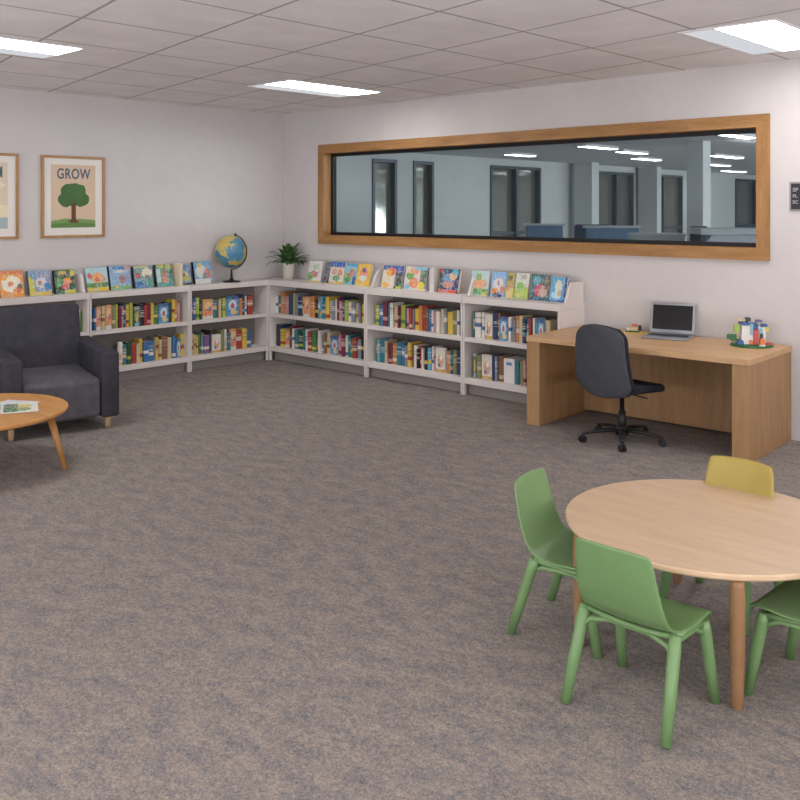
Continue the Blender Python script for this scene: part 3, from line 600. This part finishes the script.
# ================================================================ POSTERS AND SIGN
def text(s, size, m, parent, loc, rot, name='lettering', bold=.0, extrude=.0008, align='CENTER', sx=1):
    cu = bpy.data.curves.new(name, 'FONT'); cu.body = s; cu.size = size; cu.align_x = align; cu.extrude = extrude; cu.offset = bold; cu.space_character = 1.08
    t = bpy.data.objects.new('tmp_text', cu); COL.objects.link(t)
    dg = bpy.context.evaluated_depsgraph_get(); me = bpy.data.meshes.new_from_object(t.evaluated_get(dg)); bpy.data.objects.remove(t)
    me.materials.clear(); me.materials.append(m)
    o = bpy.data.objects.new(name, me); COL.objects.link(o); o.parent = parent; o.location = loc; o.rotation_euler = rot; o.scale = (sx, 1, 1); return o
def poster(label, yc, word, bg, shapes, wob):
    W, H = .70, .85
    o = thing('framed_poster', label, 'poster', (0, yc, 1.541), PI/2, 'framed posters on the left wall')
    bm = bmesh.new(); e = .026; t = -.032
    bx(bm, -W/2, W/2, t, -.001, 0, e); bx(bm, -W/2, W/2, t, -.001, H-e, H); bx(bm, -W/2, -W/2+e, t, -.001, e, H-e); bx(bm, W/2-e, W/2, t, -.001, e, H-e)
    obj('frame', bm, M['pic_frame'], o, bevel=.002)
    box('mount', (-W/2+e, W/2-e, -.014, -.002, e, H-e), mat('poster_mount', (224,218,212), .8), o)
    px = .245; p = box('print', (-px, px, -.0165, -.0142, .105, H-.09), art_mat('poster_print_'+word.lower(), bg, shapes, wob, rough=.75), o)
    text(word, .150, mat('poster_ink', (84,100,116), .8), o, (0, -.0172, H-.235), (PI/2, 0, 0), bold=.003, sx=.74 if len(word) == 4 else .76)
TREE = [('e',.5,.02,.75,.12,(118,150,88)), ('e',.5,-.02,.8,.10,(96,130,72)),
        ('e',.5,.50,.24,.16,(70,104,60)), ('e',.33,.45,.18,.12,(70,104,60)), ('e',.67,.45,.18,.12,(70,104,60)), ('e',.38,.58,.17,.11,(70,104,60)), ('e',.62,.58,.16,.11,(74,110,62)), ('e',.5,.62,.17,.09,(74,110,62)),
        ('r',.5,.24,.052,.16,(102,68,50)), ('e',.5,.10,.12,.022,(102,68,50))]
poster('framed poster reading GROW with a green tree on a hill', -2.815, 'GROW', (208,184,160), TREE, .012)
poster('framed poster with pale clouds, cut off by the left edge of the photo', -3.752, 'DREAM', (214,198,176), [('e',.75,.66,.2,.05,(226,214,190)), ('e',.2,.6,.2,.06,(226,214,190)), ('e',.85,.26,.25,.10,(226,212,180)), ('e',.3,.3,.28,.12,(224,208,176)), ('r',.5,.08,.5,.09,(164,180,178))], .01)
o = thing('wall_sign', 'dark sign plate in a grey frame with white lettering, right of the window', 'sign', (6.46, 0, 1.826))
bm = bmesh.new(); bx(bm, -.13, .13, -.010, -.001, 0, .232); obj('sign_frame', bm, mat('sign_frame_grey', (140,138,138), .5), o, bevel=.002)
box('sign_plate', (-.115, .115, -.013, -.010, .014, .218), mat('sign_plate_dark', (42,42,48), .5), o)
for i, s in enumerate(('SP', 'PL', 'SC')):
    text(s, .042-(.006 if i else 0), mat('sign_ink_%d' % i, (158,154,158), .7), o, (-.103, -.0135, .155-.048*i), (PI/2, 0, 0), bold=.001, align='LEFT')

# ================================================================ ARMCHAIR
o = thing('armchair', 'charcoal fabric armchair with wide arms and short wooden feet', 'armchair', (1.57, -3.83, 0), R(-101))
def soft(name, d, m, parent, r=.03, loc=None, rot=None):
    bm = bmesh.new(); rbox(bm, *d, r=r, seg=4); q = obj(name, bm, m, parent, smooth=True)
    if loc: q.location = loc
    if rot: q.rotation_euler = rot
    return q
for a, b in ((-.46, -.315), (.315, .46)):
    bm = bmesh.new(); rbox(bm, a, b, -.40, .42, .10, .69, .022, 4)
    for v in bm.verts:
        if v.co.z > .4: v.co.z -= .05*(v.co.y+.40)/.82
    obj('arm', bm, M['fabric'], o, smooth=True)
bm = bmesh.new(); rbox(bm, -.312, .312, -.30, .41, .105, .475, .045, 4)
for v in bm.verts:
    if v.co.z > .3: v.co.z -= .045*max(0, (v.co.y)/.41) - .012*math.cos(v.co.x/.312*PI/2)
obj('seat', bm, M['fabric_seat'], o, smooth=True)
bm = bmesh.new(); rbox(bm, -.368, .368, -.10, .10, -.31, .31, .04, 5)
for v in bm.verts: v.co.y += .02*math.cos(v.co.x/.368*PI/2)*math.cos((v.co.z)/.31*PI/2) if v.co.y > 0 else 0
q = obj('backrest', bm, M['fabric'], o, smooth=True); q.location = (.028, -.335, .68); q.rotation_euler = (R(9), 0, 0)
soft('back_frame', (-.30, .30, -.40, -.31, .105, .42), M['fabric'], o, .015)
for sx in (-1, 1):
    for sy in (-1, 1):
        bm = bmesh.new(); tube(bm, [(sx*.385, sy*.335, 0), (sx*.385, sy*.335, .102)], [.020, .026], 16); obj('foot', bm, M['beech'], o)

# ================================================================ COFFEE TABLE
o = thing('coffee_table', 'round oak coffee table with splayed legs in front of the armchair', 'table', (2.46, -4.81, 0), 0)
bm = bmesh.new(); rt = .622; lathe(bm, [(0,.386),(rt-.03,.386),(rt-.006,.395),(rt,.404),(rt,.415),(rt-.005,.42),(0,.42)], 96, smooth=False); q = obj('tabletop', bm, M['coffee'], o)
for k in range(3):
    a = R(44.5+120*k)
    bm = bmesh.new(); tube(bm, [(.635*math.cos(a), .635*math.sin(a), 0), (.525*math.cos(a), .525*math.sin(a), .386)], [.015, .027], 18); obj('leg', bm, M['coffee_leg'], o)
def magazine(loc, rz, w_, h_, bg, shp, label, z=.42, t=.004):
    bm = bmesh.new(); bx(bm, -w_/2+.002, w_/2-.002, -h_/2+.002, h_/2-.002, 0, t-.001)
    q = obj('magazine', bm, M['paper'], None, (loc[0], loc[1], z), rz); tag(q, label, 'magazine', 'magazines on the coffee table')
    box('cover', (-w_/2, w_/2, -h_/2, h_/2, t-.0012, t), art_mat('magazine_cover_'+str(round(loc[0]*100)), bg, shp, .04, (0, 1)), q)
magazine((2.50, -4.60), R(30), .28, .40, (206,210,206), [('e',.5,.5,.3,.25,(150,176,190)), ('r',.5,.9,.5,.06,(190,200,204))], 'pale magazine lying underneath on the oak coffee table')
magazine((2.62, -4.56), R(66), .24, .34, (216,216,208), [('e',.5,.6,.34,.2,(200,186,90)), ('r',.25,.5,.2,.42,(76,110,80)), ('e',.6,.3,.2,.16,(110,150,90))], 'open magazine with green and yellow picture, topmost on the coffee table', z=.4242)

# ================================================================ DESK
o = thing('desk', 'wide oak desk with thick panel ends against the window wall', 'desk', (5.420, -.512, 0), .0367)
W, D, Hd, P = 1.905, .925, .755, .125
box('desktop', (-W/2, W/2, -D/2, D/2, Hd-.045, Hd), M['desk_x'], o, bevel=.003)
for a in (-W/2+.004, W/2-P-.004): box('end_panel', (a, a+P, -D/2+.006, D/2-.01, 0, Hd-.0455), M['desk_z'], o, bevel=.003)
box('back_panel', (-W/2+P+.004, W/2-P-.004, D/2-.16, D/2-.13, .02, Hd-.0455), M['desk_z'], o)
DZ = Hd
# laptop
o = thing('laptop', 'open silver laptop with a dark screen on the oak desk', 'laptop', (5.395, -.155, DZ), R(14))
bm = bmesh.new(); rbox(bm, -.19, .19, -.285, 0, .002, .018, .006, 2); obj('base', bm, M['silver'], o)
bm = bmesh.new()
for r_ in range(5):
    for c_ in range(13): bx(bm, -.165+.0255*c_, -.165+.0255*c_+.021, -.06-.024*r_-.019, -.06-.024*r_, .018, .0205)
obj('keyboard', bm, M['black'], o); box('touchpad', (-.05, .05, -.265, -.195, .018, .0187), mat('touchpad', (120,122,130), .4), o)
lid = bpy.data.objects.new('lid', None); COL.objects.link(lid); lid.parent = o; lid.location = (0, .0, .018); lid.rotation_euler = (R(-14), 0, 0)
bm = bmesh.new(); rbox(bm, -.19, .19, 0, .012, .004, .265, .005, 2); obj('lid_shell', bm, M['silver'], lid)
box('screen', (-.168, .168, -.0012, .0, .035, .245), M['screen'], lid)
# brick-built toy house on the desk
def toy(name, label, loc, rz, build):
    o = thing(name, label, 'toy', loc, rz); build(o); return o
TC = {n: mat('toy_'+n, c, .3) for n, c in dict(green=(40,96,52), white=(214,210,206), blue=(44,84,140), red=(190,74,60), orange=(214,120,56), lime=(150,180,70), yellow=(210,196,60), black=(36,36,42), tan=(196,170,130), sky=(120,170,190), purple=(90,70,130)).items()}
def stud(bm, x, y, z): lathe(bm, [(.005,0),(.005,.004),(0,.004)], 8, (x, y, z))
def brick(bm, x0, x1, y0, y1, z0, z1):
    bx(bm, x0, x1, y0, y1, z0, z1)
    nx = max(1, int((x1-x0)/.018)); ny = max(1, int((y1-y0)/.018))
    for i in range(nx):
        for j in range(ny): stud(bm, x0+(i+.5)*(x1-x0)/nx, y0+(j+.5)*(y1-y0)/ny, z1)
def build_house(o):
    bm = bmesh.new(); lathe(bm, [(0,0),(.165,0),(.165,.012),(0,.012)], 24)
    for i in range(9):
        for j in range(9):
            x, y = -.14+.035*i, -.14+.035*j
            if x*x+y*y < .0215: stud(bm, x, y, .012)
    obj('base_plate', bm, TC['green'], o)
    def part(n, c, *bs):
        bm = bmesh.new()
        for b in bs: brick(bm, *b)
        obj(n, bm, TC[c], o)
    part('house_wall', 'white', (-.085,.0,-.05,.05,.016,.165), (.045,.10,-.03,.05,.016,.15))
    part('house_wall', 'red', (.004,.041,-.05,.05,.016,.13))
    part('house_roof', 'blue', (-.09,-.02,-.055,.055,.17,.187), (.0,.045,-.03,.04,.135,.18), (.075,.115,-.03,.03,.155,.172))
    part('window_bricks', 'sky', (-.02,.0,-.058,-.051,.09,.18), (.05,.075,-.04,-.031,.09,.14))
    part('doorway', 'black', (.055,.078,-.045,-.041,.05,.10)); part('turret', 'purple', (.03,.075,-.02,.02,.19,.205))
    part('chimney', 'tan', (-.11,-.05,-.02,.0,.195,.212)); part('chimney_top', 'black', (-.05,-.01,-.025,.02,.195,.222))
    part('orange_brick', 'orange', (.05,.085,-.08,-.05,.02,.065), (-.03,-.005,-.07,-.055,.02,.05))
    part('tree_brick', 'lime', (-.135,-.095,-.03,.01,.11,.165)); part('hedge', 'green', (-.19,-.12,-.03,.0,.055,.09), (-.165,-.10,-.04,.02,.04,.055))
    part('step_brick', 'blue', (-.12,-.075,-.07,-.03,.016,.045)); part('yellow_flag', 'yellow', (.105,.128,-.02,.0,.115,.15))
    part('red_step', 'red', (.09,.15,-.04,-.01,.016,.03)); part('white_path', 'white', (.03,.075,-.135,-.10,.014,.022)); part('trunk_brick', 'tan', (-.12,-.108,-.015,-.003,.055,.11))
toy('brick_toy_house', 'colourful brick-built toy house on a round green base on the desk', (6.12, -.24, DZ), R(35), build_house)
def build_small(o):
    for n, c, b in (('green_plate','green',(-.07,.05,-.05,.05,0,.010)), ('body_brick','tan',(-.03,.04,-.03,.03,.012,.045)), ('dark_brick','black',(.04,.07,-.02,.02,.012,.055)), ('white_brick','white',(-.06,-.035,-.03,.01,.012,.03)), ('red_brick','red',(-.01,.035,-.02,.02,.05,.065))):
        bm = bmesh.new(); brick(bm, *b); obj(n, bm, TC[c], o)
toy('brick_toy_vehicle', 'small brown and green brick toy on the desk left of the laptop', (5.03, -.15, DZ), R(30), build_small)
bm = bmesh.new(); bx(bm, -.15, .15, -.1, .1, 0, .002); tag(obj('paper_sheet', bm, mat('yellow_paper', (214,176,96), .8), None, (5.06, -.16, DZ-.0), R(8)), 'yellow sheet of paper on the desk under the small toy', 'paper')
bpy.data.objects['brick_toy_vehicle'].location.z += .0022

# ================================================================ OFFICE CHAIR
o = thing('office_chair', 'black swivel chair with tall grey back at the oak desk', 'chair', (5.38, -.965, 0), R(-10))
def shell(name, m, parent, fn, nu=12, nv=16, th=.02, sub=1, offset=-1):
    bm = bmesh.new(); g = [[bm.verts.new(fn(i/nu*2-1, j/nv)) for i in range(nu+1)] for j in range(nv+1)]
    for j in range(nv):
        for i in range(nu): bm.faces.new((g[j][i], g[j][i+1], g[j+1][i+1], g[j+1][i]))
    q = obj(name, bm, m, parent, smooth=True)
    s = q.modifiers.new('thick', 'SOLIDIFY'); s.thickness = th; s.offset = offset
    if sub: b = q.modifiers.new('round', 'SUBSURF'); b.levels = sub; b.render_levels = sub
    return q
def back_fn(u, v):
    z = .375 + .575*v; hw = .275 - .045*v
    if v > .84: hw *= math.sqrt(max(.0, 1-((v-.84)/.16)**2*.5))
    if v < .18: hw *= math.sqrt(max(.0, 1-((.18-v)/.18)**2*.55))
    x = u*hw; zc = z - (.03*u*u if v > .6 else 0)*(v-.6)/.4 + (.03*u*u if v < .3 else 0)*(.3-v)/.3
    y = -.245 - .035*v*v - .03*math.sin(PI*v) + .055*u*u + .03*(1-v)**2
    return (x, y, zc)
shell('backrest_shell', M['chair_shell'], o, lambda u, v: (back_fn(u,v)[0]*1.03, back_fn(u,v)[1]-.034, back_fn(u,v)[2]), th=.02, offset=0)
shell('backrest_cushion', M['black_fabric'], o, lambda u, v: (back_fn(u,v)[0]*1.05, back_fn(u,v)[1], back_fn(u,v)[2]), th=.028, offset=0)
bm = bmesh.new(); rbox(bm, -.245, .245, -.20, .27, .415, .475, .03, 4)
for v in bm.verts: v.co.z -= .03*max(0, (v.co.y-.12)/.15)**2; v.co.x *= 1-.12*max(0, abs(v.co.y-.03)/.24)**3
obj('seat', bm, M['black_fabric'], o, smooth=True)
bm = bmesh.new(); rbox(bm, -.10, .10, -.12, .12, .385, .413, .008, 2); tube(bm, [(0,-.10,.40),(0,-.20,.385),(0,-.215,.42)], [.02,.022,.018], 10); obj('tilt_mechanism', bm, M['black'], o)
bm = bmesh.new(); tube(bm, [(.08,-.02,.395),(.27,-.03,.388)], .006, 8); tube(bm, [(-.08,-.02,.395),(-.20,-.06,.385)], .006, 8); obj('lever', bm, M['black'], o)
bm = bmesh.new(); tube(bm, [(0,0,.07),(0,0,.24),(0,0,.242),(0,0,.385)], [.032,.030,.020,.018], 18); obj('gas_column', bm, M['black'], o)
bm = bmesh.new(); lathe(bm, [(0,.055),(.05,.055),(.05,.11),(.035,.125),(0,.125)], 24)
for k in range(5):
    a = R(-122+72*k); tube(bm, [(.03*math.cos(a),.03*math.sin(a),.095),(.18*math.cos(a),.18*math.sin(a),.09),(.32*math.cos(a),.32*math.sin(a),.068)], [.03,.024,.016], 12, flat=.6)
obj('star_base', bm, M['black'], o)
for k in range(5):
    a = R(-122+72*k); cx, cy = .32*math.cos(a), .32*math.sin(a); bm = bmesh.new()
    for s in (-.014, .014):
        nx, ny = -math.sin(a+.5), math.cos(a+.5)
        tube(bm, [(cx+nx*(s-.008), cy+ny*(s-.008), .027), (cx+nx*(s+.008), cy+ny*(s+.008), .027)], .027, 16)
    tube(bm, [(cx, cy, .03), (cx, cy, .068)], .009, 8); obj('caster', bm, M['black'], o)

# ================================================================ CHILDREN'S TABLE AND CHAIRS
TCx, TCy = 7.325, -3.672
o = thing('round_table', 'low round maple table with four turned legs, chairs pushed up to it', 'table', (TCx, TCy, 0))
bm = bmesh.new(); rt = .60; lathe(bm, [(0,.472),(rt-.012,.472),(rt-.004,.476),(rt,.482),(rt,.494),(rt-.004,.5),(0,.5)], 128, smooth=False); obj('tabletop', bm, M['table_top'], o)
for dx, dy in ((.345,-.485), (-.353,-.463), (.35,.45), (-.36,.45)):
    bm = bmesh.new(); dd = Vector((dx, dy, 0)); lathe(bm, [(0,0),(.017,0),(.021,.005),(.025,.10),(.028,.25),(.029,.40),(.026,.455),(.024,.4718),(0,.4718)], 24, (dx*.985, dy*.985, 0)); obj('leg', bm, M['table_leg'], o)

def shell_fn(u, v):
    # v 0..1 : top of the backrest down, round the bend, to the front lip of the seat
    prof = [(-.210,.645),(-.199,.59),(-.183,.52),(-.164,.45),(-.140,.39),(-.108,.350),(-.06,.330),(0,.324),(.06,.324),(.125,.330),(.172,.332),(.200,.320),(.212,.300)]
    wid = [.150,.163,.170,.176,.182,.188,.194,.197,.198,.197,.193,.186,.172]
    s = v*(len(prof)-1); i = min(int(s), len(prof)-2); t = s-i
    y = prof[i][0]*(1-t)+prof[i+1][0]*t; z = prof[i][1]*(1-t)+prof[i+1][1]*t; hw = wid[i]*(1-t)+wid[i+1]*t
    back = max(0, min(1, (.5-v)/.35))
    y += -.018*(1-u*u)*back + .0*u
    z += (.012*u*u)*(1-back)*(1 if v < .9 else .3) - (.010*abs(u)**3 if v < .02 else 0)
    if v > .9: y -= .012*u*u
    return (u*hw, y, z)
def kids_chair(label, loc, rz, m, legm):
    o = thing('child_chair', label, 'chair', (*loc, 0), rz, 'small plastic chairs around the round table')
    shell('seat_shell', m, o, shell_fn, 10, 36, .011, 1, 0)
    def leg(sx, top, foot, kn=None):
        bm = bmesh.new(); t = Vector(top); f = Vector(foot)
        mid = t.lerp(f, .12)
        tube(bm, [t+Vector((0,0,.0)), mid, t.lerp(f, .5), f], [.020,.0235,.022,.019], 16); q = obj('leg', bm, legm, o)
    for sx in (-1, 1):
        leg(sx, (sx*.186, -.092, .342), (sx*.205, -.20, 0)); leg(sx, (sx*.178, .138, .322), (sx*.196, .195, 0))
    bm = bmesh.new()
    for sx in (-1, 1):
        tube(bm, [(sx*.190,-.112,.285),(sx*.176,-.06,.306),(sx*.172,.08,.303),(sx*.184,.155,.262)], .010, 10)
        tube(bm, [(sx*.186,-.094,.336),(sx*.170,.02,.320),(sx*.178,.14,.312)], .013, 10)
    tube(bm, [(-.192,-.122,.262),(-.158,-.102,.298),(-.08,-.085,.311),(.08,-.085,.311),(.158,-.102,.298),(.192,-.122,.262)], .010, 10)
    tube(bm, [(-.186,-.096,.336),(-.07,-.088,.319),(.07,-.088,.319),(.186,-.096,.336)], .011, 10)
    tube(bm, [(-.178,.14,.312),(.178,.14,.312)], .012, 10)
    obj('underframe', bm, legm, o)
    return o
kids_chair('green plastic child chair with its back to the camera, nearest the viewer', (7.385, -4.352), R(-1), M['green'], M['green'])
kids_chair('green plastic child chair on the left side of the round table', (6.86, -4.0), R(-81), M['green'], M['green'])
kids_chair('green plastic child chair at the right edge of the photo', (7.85, -3.83), R(88), M['green'], M['green'])
kids_chair('yellow-backed child chair behind the round table, facing the viewer', (7.252, -3.355), R(179), M['yellow'], M['green'])
